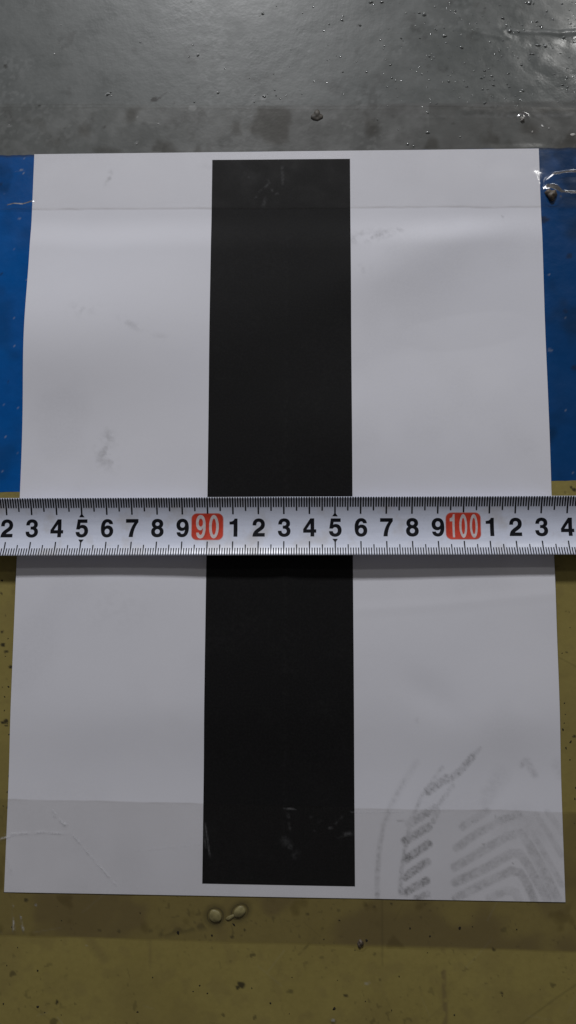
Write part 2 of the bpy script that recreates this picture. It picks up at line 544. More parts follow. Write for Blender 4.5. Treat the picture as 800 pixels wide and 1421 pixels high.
# olive band
xs = span((-700, -300, 100), (-300, XL, 14), (XL, XR, 0.45), (XR, 300, 14), (300, 700, 100))
y_bot = -215.0
fr = np.concatenate([np.linspace(0, 1, 470), np.array([1.03, 1.1, 1.3, 1.8, 3.2])])
U, V = np.meshgrid(xs, fr)
ytp = E_MID(U) - 0.02 + 0.30 * (vnoise(U, U * 0 + 4, 3.0, 71) - 0.5)
X, Y = U, ytp + (y_bot - ytp) * V
Zo = Z_BAND + 0.05 + 0.12 * (fbm(X, Y, 9, 85, 2) - 0.5) + 0.10 * (fbm(X, Y, 30, 86, 2) - 0.5)
dl = [(3, 877, .9, .9), (5, 895, .9, .9), (9, 904, .8, .8), (16, 925, .9, .95), (2, 823, .7, .7), (8, 1000, 1.1, .9), (4, 1003, .9, .9), (9, 1007, .7, .9),
      (8, 854, .4, .6), (36, 1248, 1.0, .7), (50, 1256, .6, .4), (17, 1352, 1.5, .55), (80, 1391, 1.0, .85), (336, 1366, 1.5, .85), (330, 1370, 0.9, .8),
      (340, 1290, .8, .9), (323, 1300, .8, .6), (350, 1325, 1.2, .55), (310, 1408, .9, .5), (354, 1412, .9, .5), (74, 1418, 1.6, .5), (105, 1393, .6, .4),
      (543, 1254, .7, .7), (480, 1381, 1.1, .75), (403, 1375, 1.4, .45), (686, 1318, .9, .7), (696, 1378, .8, .8), (767, 1367, 1.2, .5), (463, 1417, 1.3, .5),
      (427, 1269, .6, .5), (470, 1263, .8, .35), (520, 1258, .8, .4), (787, 905, .5, .7), (797, 1022, .8, .8), (783, 790, .5, .6), (797, 680, 1.0, .9), (793, 676, .6, .8), (785, 683, .5, .5),
      (165, 1292, .8, .4), (138, 1291, .8, .4), (210, 1292, .9, .3), (520, 1324, .8, .4), (528, 1360, .7, .4), (790, 850, .4, .5), (700, 1290, 1.2, .3)]
dirt_shade = spots(X, Y, dl, Z_BAND, 12)
# rings of grime round the two blisters
BL = [(299, 1271, 3.0, 2.9, 0.0), (333, 1265, 3.3, 2.5, 0.6)]
for (px, py, rx, ry, an) in BL:
    cx, cy = at(px, py, Z_BAND)
    c, s = math.cos(an), math.sin(an)
    u = ((X - cx) * c + (Y - cy) * s) / rx; v = (-(X - cx) * s + (Y - cy) * c) / ry
    r_ = np.hypot(u, v)
    dirt_shade = np.maximum(dirt_shade, 0.72 * np.exp(-((r_ - 1.0) / 0.15) ** 2))
    dirt_shade = np.maximum(dirt_shade, 0.30 * np.exp(-((r_ - 1.2) / 0.35) ** 2))
dirt_shade = np.maximum(dirt_shade, 0.4 * stroke(X, Y, [(285, 1284), (255, 1290), (225, 1296)], 2.4, 2.6, Z_BAND)[0] * smooth(0.4, 0.6, vnoise(X, Y, 2.2, 14)))
dirt_shade = np.maximum(dirt_shade, 0.5 * stroke(X, Y, [(448, 1288), (433, 1306), (415, 1325)], 0.7, 0.6, Z_BAND)[0] * smooth(0.25, 0.6, vnoise(X, Y, 3, 15)))
dirt_shade = np.maximum(dirt_shade, 0.28 * stroke(X, Y, [(800, 1366), (775, 1383), (735, 1412), (700, 1440)], 0.6, 0.6, Z_BAND)[0])
dirt_shade = np.maximum(dirt_shade, 0.22 * stroke(X, Y, [(775, 912), (800, 925)], 0.5, 0.6, Z_BAND)[0])
dirt_shade = np.maximum(dirt_shade, 0.22 * stroke(X, Y, [(530, 1180), (531, 1340)], 0.6, 0.8, Z_BAND)[0])
dirt_shade = np.maximum(dirt_shade, 0.30 * smooth(0.84, 0.93, vnoise(X, Y, 1.3, 91)) * smooth(0.45, 0.7, fbm(X, Y, 18, 92, 2)))
crack = stroke(X, Y, [(616, 1240), (615, 1320), (616, 1360), (618, 1400), (617, 1440)], 1.9, 1.4, Z_BAND)[0] * smooth(0.15, 0.45, vnoise(X, Y, 2.2, 16)) * smooth(1300, 1330, 1421 - 0 * X) * np.where(Y < at(616, 1322)[1], 1.0, 0.45)
ytb = edge_line(0, 1297, 800, 1320)(X)
undert = smooth(-0.6, 0.6, Y - ytb) * smooth(0, 3, at(400, 1118)[1] - Y)
stain_tone = np.maximum(0.75 * crack, undert * (0.34 + 0.50 * smooth(0.4, 0.68, fbm(X, Y, 16, 94, 3))))
stain_tone = np.maximum(stain_tone, 0.65 * gauss(X, Y, *at(640, 1302), 10, 2.6, -0.03) * (0.5 + vnoise(X, Y, 3, 18)))
stain_tone = np.maximum(stain_tone, 0.45 * gauss(X, Y, *at(250, 1283), 16, 3.2, 0.03) * (0.5 + vnoise(X, Y, 3, 19)))
stain_tone = np.maximum(stain_tone, 0.4 * stroke(X, Y, [(110, 1285), (130, 1310), (145, 1330)], 3.5, 3.5, Z_BAND)[0])
stain_tone = np.maximum(stain_tone, 0.25 * smooth(0.48, 0.72, fbm(X, Y, 30, 97, 3)))
stain_tone = np.maximum(stain_tone, 0.5 * stroke(X, Y, [(207, 1230), (209, 1345)], 1.2, 1.4, Z_BAND)[0] * vnoise(X, Y, 4, 21))
scuff_glint = spots(X, Y, [(509, 1365, 1.2, .30), (50, 1256, .5, .5), (463, 1416, .7, .5), (120, 1312, .5, .2)], Z_BAND, 22)
rs = random.Random(77)
for i in range(26):
    px, py = rs.uniform(-20, 800), rs.uniform(1262, 1421); L_ = rs.uniform(10, 60); an = rs.uniform(-1.3, 1.3)
    a_ = stroke(X, Y, [(px, py), (px + L_ * math.cos(an), py + L_ * math.sin(an))], 0.25, 0.6, Z_BAND)[0]
    if i % 2: scuff_glint = np.maximum(scuff_glint, rs.uniform(.05, .13) * a_)
    else: dirt_shade = np.maximum(dirt_shade, rs.uniform(.10, .26) * a_)
stain_tone = np.maximum(stain_tone, 0.22 * smooth(0.5, 0.75, fbm(X, Y, 5, 99, 3)))
olive = link('olive_floor_band', grid_mesh('olive_floor_band', X, Y, Zo, {'dirt_shade': dirt_shade, 'stain_tone': stain_tone, 'scuff_glint': scuff_glint}, rim=0.6), M_OLIVE)
tag(olive, kind='structure')
for k, (px, py, rx, ry, an) in enumerate(BL):
    cx, cy = at(px, py, Z_BAND)
    b = link('paint_blister', lump_mesh('paint_blister', rx * .80, ry * .80, 0.85, 40 + k, 0.10, n=(24, 14)), M_BLISTER, olive)
    b.location = (cx * MM, cy * MM, 0.28 * MM); b.rotation_euler.z = an
tl = link('paint_blister', lump_mesh('paint_blister', 1.9, 0.8, 0.45, 44, 0.15, n=(18, 10)), M_BLISTER, olive)
cx, cy = at(320, 1273, Z_BAND); tl.location = (cx * MM, cy * MM, 0.28 * MM); tl.rotation_euler.z = 0.35


# paint nibs on the grey floor (countless tiny bumps): one piece of stuff under the floor
def dome_mesh(name, rx, ry, h, seed):
    r = random.Random(seed)
    bm = bmesh.new()
    nr, ns = 5, 12
    ph = r.uniform(0, 6.28)
    top = bm.verts.new((r.uniform(-.1, .1) * rx * MM, r.uniform(-.1, .1) * ry * MM, h * MM))
    prev = None
    for k in range(1, nr + 1):
        t = k / nr
        ring = []
        for i in range(ns):
            a = 2 * math.pi * i / ns
            w = 1 + 0.22 * math.sin(2 * a + ph) + 0.12 * math.sin(3 * a + 2 * ph)
            ring.append(bm.verts.new((rx * t * w * math.cos(a) * MM, ry * t * w * math.sin(a) * MM, (h * (1 - t * t) ** 1.6 - 0.12 * t ** 4) * MM)))
        for i in range(ns):
            j = (i + 1) % ns
            if prev is None: bm.faces.new((top, ring[i], ring[j]))
            else: bm.faces.new((prev[i], ring[i], ring[j], prev[j]))
        prev = ring
    for f in bm.faces: f.smooth = True
    me = bpy.data.meshes.new(name); bm.to_mesh(me); bm.free()
    return me


def joined(name, items, mat, parent, dome=False):
    """items: (x, y, z, rx, ry, rz, rot, seed) mm -> one mesh of little lumps"""
    bm = bmesh.new()
    for (x, y, z, rx, ry, rz, ro, sd) in items:
        t = bmesh.new()
        me = dome_mesh('t', rx, ry, rz, sd) if dome else lump_mesh('t', rx, ry, rz, sd, 0.28, n=(10, 6))
        me.transform(Matrix.Translation((x * MM, y * MM, z * MM)) @ Matrix.Rotation(ro, 4, 'Z'))
        bm.from_mesh(me); t.free(); bpy.data.meshes.remove(me)
    me = bpy.data.meshes.new(name); bm.to_mesh(me); bm.free()
    for k in ('dirt_shade', 'stain_tone', 'scuff_glint'):
        a = me.attributes.new(k, 'FLOAT', 'POINT')
        a.data.foreach_set('value', np.zeros(len(me.vertices), np.float32))
    return tag(link(name, me, mat, parent), kind='stuff')


NIB = [(515, 3, 1.3), (530, 3, 1.1), (589, 20, 1.6), (582, 18, .9), (632, 15, .8), (625, 15, .7), (617, 50, 1.4), (641, 66, 1.2), (475, 28, .8), (500, 35, .9), (557, 53, .7), (596, 78, 1.0),
       (583, 53, .6), (542, 90, .8), (544, 108, .8), (476, 100, .6), (509, 100, .8), (735, 4, 2.0), (731, 4, 1.2), (740, 5, 1.1), (759, 16, .9), (698, 25, 1.0), (780, 5, .9), (750, 36, .9), (745, 30, .9), (752, 38, .9),
       (768, 27, .8), (792, 33, .8), (708, 43, 1.5), (720, 44, .9), (728, 42, .8), (783, 52, 1.2), (748, 63, 1.1), (757, 64, 1.4), (745, 63, .8), (740, 75, 1.0), (736, 75, .7), (719, 80, .7), (724, 90, 1.0),
       (787, 95, .9), (770, 103, .8), (787, 108, .9), (781, 118, .9), (788, 121, .9), (778, 74, .6), (790, 80, .6), (772, 90, .5), (673, 98, .9), (668, 108, .8), (683, 106, .8), (706, 102, .8), (704, 117, .6),
       (670, 124, .8), (677, 124, .7), (685, 118, .9), (707, 121, .7), (726, 126, 1.1), (648, 120, .8), (623, 113, 1.0), (673, 143, 1.0), (606, 144, .7), (594, 157, .9), (594, 184, 1.4), (566, 200, 1.2), (574, 203, .9), (524, 166, .7), (639, 190, .8), (584, 190, .5), (365, 19, 1.2), (275, 77, .9), (303, 129, .9), (367, 134, 1.1), (270, 142, .7), (150, 131, 1.3), (154, 128, .7), (553, 180, .6)]
items = []
for i, (px, py, d) in enumerate(NIB):
    x, y = at(px, py)
    items.append((x, y, 0.03, d * .85, d * .66, d * .27, random.uniform(-.5, .5), 200 + i))
for i in range(230):
    px = 800 - abs(random.gauss(0, 230)); py = random.uniform(0, 150)
    if px < 20: continue
    x, y = at(px, py); d = random.uniform(.25, .65)
    items.append((x, y, 0.03, d * .95, d * .75, d * .13, random.uniform(0, 3), 900 + i))
joined('paint_nibs', items, M_NIB, floor, True)
items = []
for i, (px, py, d) in enumerate([(365, 18, 1.0), (361, 22, .6), (275, 75, .8), (76, 75, .9), (150, 130, 1.2), (155, 133, .7), (302, 128, .8), (366, 134, 1.0), (354, 132, .7), (13, 174, .6), (220, 172, .8), (190, 200, .7), (753, 175, 1.3), (739, 183, 1.0), (795, 187, 2.0), (762, 178, .7), (85, 35, .5), (420, 18, .6)]):
    x, y = at(px, py); items.append((x, y, 0.02, d * .5, d * .32, 0.16, random.uniform(-1, 1), 500 + i))
joined('paint_flecks', items, M_FLECK, floor)
items = []
for i in range(46):
    px, py = random.uniform(0, 800), random.uniform(1240, 1421)
    x, y = at(px, py, Z_BAND); d = abs(random.gauss(0, .22)) + .18
    items.append((x, y, 0.30, d, d * random.uniform(.4, .9), 0.12, random.uniform(0, 3), 700 + i))
for i in range(30):
    px, py = random.choice([random.uniform(0, 16), random.uniform(778, 800)]), random.uniform(800, 1240)
    x, y = at(px, py, Z_BAND); d = abs(random.gauss(0, .25)) + .15
    items.append((x, y, 0.30, d, d * .6, 0.12, random.uniform(0, 3), 800 + i))
joined('grit_specks', items, M_CHIP, olive)

# ------------------------------------------------------------------ sheet of paper
nu, nv = 346, 486
U, V = np.meshgrid(np.linspace(0, 1, nu), np.linspace(0, 1, nv))
X, Y = lerp2(U, V, PC)
Z = paper_z(X, Y)


def q(zx, zy):      # helper for the tyre print, read off an enlarged crop
    return (480 + zx / 2.5, 1020 + zy / 2.5)


def tread(X, Y):
    t = np.zeros(X.shape)
    m = (X > 20) & (Y < -70)
    x, y = X[m], Y[m]
    r = np.zeros(x.shape)

    def bar(pts, w, s, soft=0.7, hatch=None, fade=None):
        nonlocal r
        a, par = stroke(x, y, [q(*p) for p in pts], w * 1.15, soft, Z_PAPER)
        if hatch:
            a = a * (0.62 + 0.55 * smooth(0.35, 0.65, vnoise(x, y, 0.8, hatch)))
        else:
            a = a * (0.60 + 0.50 * smooth(0.25, 0.7, fbm(x, y, 2.4, 25, 3)))
        if fade:
            a = a * (fade[0] + (fade[1] - fade[0]) * par)
        r = np.maximum(r, a * s * 1.45)
    # outer thin arc
    bar([(202, 158), (160, 235), (132, 310), (116, 400), (110, 480), (110, 572)], 1.5, .34, 1.2, 5, (.5, 1))
    bar([(245, 95), (180, 200), (140, 290)], 2.2, .10, 2.0)
    # lug row edge
    bar([(335, 112), (265, 210), (225, 300), (205, 400), (192, 480), (190, 550)], 1.3, .40, 1.0, 7, (.45, 1))
    for (a, b, w, s) in [((206, 368), (288, 318), 2.6, .48), ((208, 432), (287, 378), 2.5, .55), ((205, 493), (282, 440), 2.4, .50), ((208, 545), (280, 505), 2.4, .48), ((245, 566), (285, 552), 2.0, .42),
                         ((222, 308), (312, 252), 2.6, .36), ((305, 300), (318, 265), 2.0, .28), ((285, 195), (350, 150), 2.8, .42)]:
        bar([a, b], w, s, 0.9, 11)
    bar([(350, 160), (400, 122), (440, 72)], 2.2, .44, 0.9, 12)
    bar([(430, 85), (465, 43)], 1.3, .40, 0.8, 13, (1, .5))
    bar([(325, 240), (350, 205), (372, 174)], 1.6, .30, 1.0, 14)
    bar([(180, 298), (235, 302)], 0.6, .28, 0.5, 14)
    # chevrons
    for (p, w, s) in [([(382, 565), (480, 515), (575, 470), (605, 478), (632, 520), (655, 575)], 2.7, .30),
                      ([(380, 512), (480, 465), (575, 410), (605, 412), (632, 450), (700, 572)], 2.9, .31),
                      ([(378, 458), (470, 405), (560, 350), (605, 338), (640, 385), (690, 470), (735, 570)], 2.8, .28),
                      ([(385, 392), (450, 345), (530, 300), (600, 272)], 2.6, .28),
                      ([(405, 318), (445, 292), (490, 264)], 2.6, .30),
                      ([(500, 565), (560, 540), (590, 545), (600, 572)], 2.6, .20),
                      ([(632, 392), (668, 460), (715, 560)], 1.6, .20),
                      ([(650, 340), (700, 430), (750, 520)], 1.9, .22),
                      ([(660, 275), (710, 350), (752, 420)], 2.0, .20),
                      ([(700, 265), (752, 340)], 2.0, .17)]:
        bar(p, w, s, 1.0)
    bar([(480, 225), (505, 185), (540, 135)], 5.0, .13, 5.0)
    bar([(560, 320), (610, 300), (650, 330)], 9.0, .13, 8.0)
    bar([(612, 100), (628, 88), (655, 138)], 2.2, .20, 2.2, 15)
    bar([(735, 100), (752, 130)], 4.0, .15, 4.0)
    for (zx, zy, rr) in [(440, 303, .45), (478, 378, .5), (408, 493, .5), (520, 282, .4), (597, 520, .4), (580, 445, .35)]:
        cx, cy = at(*q(zx, zy), Z_PAPER)
        r = np.maximum(r, .7 * (1 - smooth(rr * .6, rr * 1.2, np.hypot(x - cx, y - cy))))
    r = r * (0.65 + 0.5 * vnoise(x, y, 5, 21))
    t[m] = r
    return t


dirt_shade = 0.72 * tread(X, Y)


def smudge(px, py, sx, sy, an, s, seed, fine=1.6):
    cx, cy = at(px, py, Z_PAPER)
    return 0.85 * s * gauss(X, Y, cx, cy, sx * 1.15, sy * 1.15, an) * smooth(0.35, 0.7, vnoise(X, Y, fine, seed))


for a in [(148, 632, 2.3, 3.0, 0.3, .42, 1), (152, 608, 1.4, 2.2, 0.2, .28, 2), (140, 640, 1.5, .9, 0.3, .35, 3), (118, 432, 3.5, 1.8, 0.1, .15, 4), (186, 454, 3.2, .9, -0.5, .22, 5),
          (152, 246, .6, 1.5, -0.2, .5, 6), (149, 254, .5, 1.5, -0.3, .35, 7), (515, 328, 5.5, 1.5, 0.12, .40, 8), (545, 321, 7.0, .8, 0.14, .30, 9), (500, 332, 4.0, 1.3, 0.1, .30, 10),
          (497, 376, 3, 1.2, .1, .15, 11), (300, 230, 5, 1, .05, .08, 12), (580, 998, .6, .6, 0, .3, 13), (698, 300, .35, .35, 0, .8, 14), (225, 470, 2, .8, -.2, .12, 15), (160, 840, 8, 6, 0, .05, 16)]:
    dirt_shade = np.maximum(dirt_shade, smudge(*a))
dirt_shade = np.maximum(dirt_shade, 0.05 * smooth(0.5, 0.75, fbm(X, Y, 30, 121, 3)))
paper = link('paper_sheet', grid_mesh('paper_sheet', X, Y, Z, {'dirt_shade': dirt_shade}, rim=0.10), M_PAPER)
tag(paper, 'white paper sheet with a bold black stripe, taped down on the painted floor', 'paper')

SC = [at(295, 222, Z_PAPER), at(486, 220.5, Z_PAPER), at(493, 1230, Z_PAPER), at(281, 1226, Z_PAPER)]
U, V = np.meshgrid(np.linspace(0, 1, 96), np.linspace(0, 1, 480))
X, Y = lerp2(U, V, SC)
xc = at(397, 700)[0]
dirt_shade = 0.22 * np.exp(-np.abs(X - xc) / 0.7) * vnoise(X, Y, 4, 3) + 0.08 * smooth(.5, .8, fbm(X, Y, 12, 131, 3))
stripe = link('black_stripe', grid_mesh('black_stripe', X, Y, paper_z(X, Y) + 0.06, {'dirt_shade': dirt_shade}), M_BLACK, paper)

# ------------------------------------------------------------------ clear packing tapes
WR_TOP = [  # ridges in the clear tape: px polyline, width mm, height mm
    ([(757, 264), (759, 252), (770, 243.5), (790, 240.5), (830, 240)], 2.3, 0.75), ([(762, 264), (773, 268), (800, 269.5), (830, 270)], 2.3, 0.80),
    ([(775, 254), (830, 254)], 7.0, 0.10), ([(12, 286), (20, 284), (32, 285), (46, 281)], 1.5, 0.55), ([(22, 240), (34, 238)], 1.4, 0.2)]
WR_BOT = [([(20, 1252), (19, 1272), (20, 1292)], 1.6, 0.5), ([(30, 1268), (31, 1282), (34, 1292)], 1.6, 0.5), ([(-10, 1158), (20, 1157), (60, 1153), (95, 1155)], 1.5, 0.30),
          ([(70, 1122), (90, 1144), (128, 1188), (160, 1226)], 1.2, 0.18), ([(282, 1130), (286, 1160), (292, 1192)], 1.2, 0.2), ([(209, 1240), (208, 1320)], 1.6, 0.2),
          ([(530, 1215), (531, 1330)], 1.4, 0.16), ([(10, 1185), (16, 1210)], 1.6, .3), ([(-10, 1168), (15, 1163)], 1.5, .35)]


def make_tape(c, wr, scuff_glints, seed, label, extra=None, haze=0.0):
    nu, nv = 520, 130
    U, V = np.meshgrid(np.linspace(0, 1, nu), np.linspace(0, 1, nv))
    X, Y = lerp2(U, V, c)
    # slightly wandering edges
    e = 0.7 * (vnoise(X, X * 0, 18, seed) - 0.5) + 0.25 * (vnoise(X, X * 0, 4, seed + 1) - 0.5)
    Y = Y + e
    d = in_paper(X, Y)
    over = smooth(-2.6, 0.15, d)
    base = Z_PAPER + 0.12 + 0.03 * (fbm(X, Y, 12, seed + 2, 2) - 0.5)
    z = np.maximum(base * (1 - over) + over * (Z_PAPER + 0.2), np.where(d > -0.6, paper_z(X, Y) + 0.16, -9))
    for pts, w, h in wr:
        a, par = stroke(X, Y, pts, w * 0.3, w, Z_PAPER)
        z = z + h * a * (0.75 + 0.5 * vnoise(X, Y, 2.5, seed + 5))
    if extra is not None:
        z = z + extra(X, Y)
    grime = 0.26 * (smooth(0.022, 0.0, V) + smooth(0.978, 1.0, V)) * (0.35 + 0.65 * vnoise(X, Y, 6, seed + 7))
    grime = np.maximum(grime, 0.30 * smooth(0.55, 0.75, fbm(X, Y, 9, seed + 9, 3)) * (d < -0.5))
    grime = np.maximum(grime, haze * (0.6 + 0.8 * fbm(X, Y, 25, seed + 13, 3)))
    sc = np.zeros(X.shape)
    for pts, w, s in scuff_glints:
        a, par = stroke(X, Y, pts, w, w, Z_PAPER)
        sc = np.maximum(sc, s * a * smooth(0.2, 0.6, vnoise(X, Y, 1.6, seed + 11)))
    o = link('clear_tape_strip', grid_mesh('clear_tape_strip', X, Y, z, {'grime': grime, 'scuff_glint': sc}), M_TAPE)
    return tag(o, label, 'tape', 'clear tape strips holding the paper')


def tents(lst):
    def f(X, Y):
        z = 0
        for px, py, r, h in lst:
            cx, cy = at(px, py, Z_BAND)
            z = z + h * (1 - smooth(0.35, 1.0, np.hypot(X - cx, Y - cy) / r))
        return z
    return f


zt = Z_PAPER
def crumple(X, Y):
    z = tents([(766, 271, 5.0, 1.3), (725, 165, 3.0, .5)])(X, Y)
    cx, cy = at(747, 251, Z_PAPER)
    g = gauss(X, Y, cx, cy, 1.5, 4.0, 0.05)
    z = z + g * (0.40 - 0.12 * (Y - cy) + 0.16 * vnoise(X, Y, 1.3, 391))
    cx, cy = at(700, 246, Z_PAPER)
    g = gauss(X, Y, cx, cy, 10, 4.5, 0.05)
    return z + g * (0.16 - 0.035 * (Y - cy) + 0.05 * vnoise(X, Y, 4, 392))


tape_top = make_tape([at(-60, 144, zt), at(860, 149, zt), at(860, 287, zt), at(-60, 292, zt)], WR_TOP,
                     [([(352, 282), (360, 268), (374, 255)], 0.8, 0.088), ([(372, 250), (380, 270), (388, 268)], 0.7, 0.088), ([(374, 256), (366, 286)], 1.2, 0.055),
                      ([(392, 232), (393, 262)], 1.0, .06), ([(340, 240), (346, 246)], 0.8, .08), ([(655, 225), (665, 232)], .8, .06), ([(688, 161), (740, 160.5), (792, 160)], 1.5, 0.088), ([(560, 162), (690, 161)], 1.2, .05)],  # the long streak at the right is a gloss reflection painted pale
                     300, 'clear packing tape over the top edge of the paper and the grey floor',
                     crumple)
tape_bot = make_tape([at(-60, 1107, zt), at(860, 1128, zt), at(860, 1322, zt), at(-60, 1296, zt)], WR_BOT,
                     [([(70, 1120), (92, 1147), (128, 1190), (162, 1228)], 0.55, .45), ([(76, 1132), (90, 1144)], 0.9, .6), ([(88, 1143.5), (92, 1144.5)], 1.1, 1.0), ([(8, 1157), (60, 1154), (92, 1157)], .5, .40), ([(0, 1164), (18, 1159)], .6, .5),  # a real scratch, plus its bright point and wrinkle glints painted pale
                      ([(284, 1135), (288, 1162), (292, 1190)], .5, 0.121), ([(282, 1150), (286, 1176)], .5, 0.088), ([(395, 1122), (402, 1122), (410, 1123)], .5, .15), ([(400, 1130), (403, 1150)], .9, 0.055),
                      ([(395, 1165), (410, 1185)], 2.6, .04), ([(432, 1134), (452, 1144), (438, 1152), (462, 1148), (478, 1133)], 1.0, 0.066), ([(468, 1160), (492, 1155)], 1.2, .08),
                      ([(190, 1180), (278, 1172)], .7, .10), ([(10, 1190), (16, 1206)], .8, .18), ([(19, 1256), (20, 1290)], .5, .5), ([(30, 1272), (33, 1290)], .5, .55), ([(488, 1127), (560, 1126)], .4, .18)],  # the two upright wrinkle glints at the left end are painted pale too
                     340, 'clear packing tape over the bottom edge of the paper and the olive floor',
                     tents([(500, 1309, 3.0, .7)]), haze=0.09)


# ------------------------------------------------------------------ little stones and grit caught under the tape
def stone(name, px, py, r, mat, seed, label, cat, z=0.25, rough=0.3, rot=0.0):
    o = link(name, lump_mesh(name, *r, seed, rough, n=(20, 12)), mat)
    x, y = at(px, py, z)
    o.location = (x * MM, y * MM, z * MM); o.rotation_euler.z = rot
    return tag(o, label, cat)


stone('pebble', 765, 270, (2.2, 2.3, 1.7), M_STONE, 3, 'brown pebble caught under the clear tape beside the paper on the blue band', 'pebble', 0.3, 0.30)
stone('pebble', 725, 166, (1.0, 1.2, 0.8), M_PALE, 5, 'pale grey pebble under the tape on the grey floor near its right side', 'pebble', 0.0, 0.25)
stone('grit_lump', 440, 161, (2.3, 2.4, 0.6), M_GRIT, 8, 'flat dark lump of grit under the tape on the grey floor above the black stripe', 'grit', 0.0, 0.25)
stone('pebble', 500, 1309, (1.1, 1.4, 0.8), M_STONE, 12, 'small brown pebble at the lower edge of the bottom tape, on the olive floor', 'pebble', 0.28, 0.30)


# ------------------------------------------------------------------ tape measure
R_B, HALF = 22.0, 11.8
Z0 = 3.5                                   # lowest line of the blade above the floor
pL, pR = at(0, 732.0, Z0), at(800, 729.6, Z0)
ANG = math.atan2(pR[1] - pL[1], pR[0] - pL[0])
tm = bpy.data.objects.new('tape_measure', None)
COL.objects.link(tm)
tm.empty_display_size = 0.02
p90 = at(288.6, 731.1, Z0); p100 = at(643.5, 730.0, Z0)
CMU = math.hypot(p100[0] - p90[0], p100[1] - p90[1]) / 10.0       # one printed centimetre
tm.location = (p90[0] * MM, p90[1] * MM, Z0 * MM)
tm.rotation_euler.z = ANG
tag(tm, 'silver steel tape measure blade with black numerals lying across the paper', 'tape measure')


def bend(u):
    return 0.30 * np.sin(np.asarray(u) / 47.0 + 0.7) + 0.12 * np.sin(np.asarray(u) / 19.0)


def on_blade(u, s, off=0.0):
    """u along (mm from the 90 mark), s across (arc mm, + = away), off above the face"""
    a = s / R_B
    r = R_B - off
    return u, r * np.sin(a), R_B - r * np.cos(a) + bend(u)


U, Sx = np.meshgrid(np.linspace(-175, 245, 90), np.linspace(-HALF, HALF, 33))
x, y, z = on_blade(U, Sx)
top = grid_mesh('blade', x, y, z)
top.materials.append(M_BLADE)
blade = link('blade', top, None, tm)
sol = blade.modifiers.new('thickness', 'SOLIDIFY')
sol.thickness = 0.14 * MM; sol.offset = -1
# lip of bare yellowish steel along both cut edges comes with the blade's thickness


def wrap(bm):
    """flat drawing (u, s) in mm in the z = 0 plane -> on the blade face; z is read as the offset"""
    for k in range(-23, 24):
        bmesh.ops.bisect_plane(bm, geom=bm.verts[:] + bm.edges[:] + bm.faces[:], plane_co=(0, k * 0.5 + 0.013, 0), plane_no=(0, 1, 0))
    for v in bm.verts:
        v.co = Vector([c * MM for c in on_blade(v.co.x, v.co.y, v.co.z)])


def bm_mesh(name, bm):
    me = bpy.data.meshes.new(name); bm.to_mesh(me); bm.free()
    return me


# numerals: outlines in 1/710 of the figure height
def ell(cx, cy, rx, ry):
    k = 0.56
    return [('M', cx, cy + ry), ('C', cx - k * rx, cy + ry, cx - rx, cy + k * ry, cx - rx, cy), ('C', cx - rx, cy - k * ry, cx - k * rx, cy - ry, cx, cy - ry),
            ('C', cx + k * rx, cy - ry, cx + rx, cy - k * ry, cx + rx, cy), ('C', cx + rx, cy + k * ry, cx + k * rx, cy + ry, cx, cy + ry)]


def P(s):
    out = []
    t = s.split(); i = 0
    while i < len(t):
        c = t[i]; n = {'M': 2, 'L': 2, 'C': 6}[c]
        out.append((c, *[float(v) for v in t[i + 1:i + 1 + n]])); i += n + 1
    return out


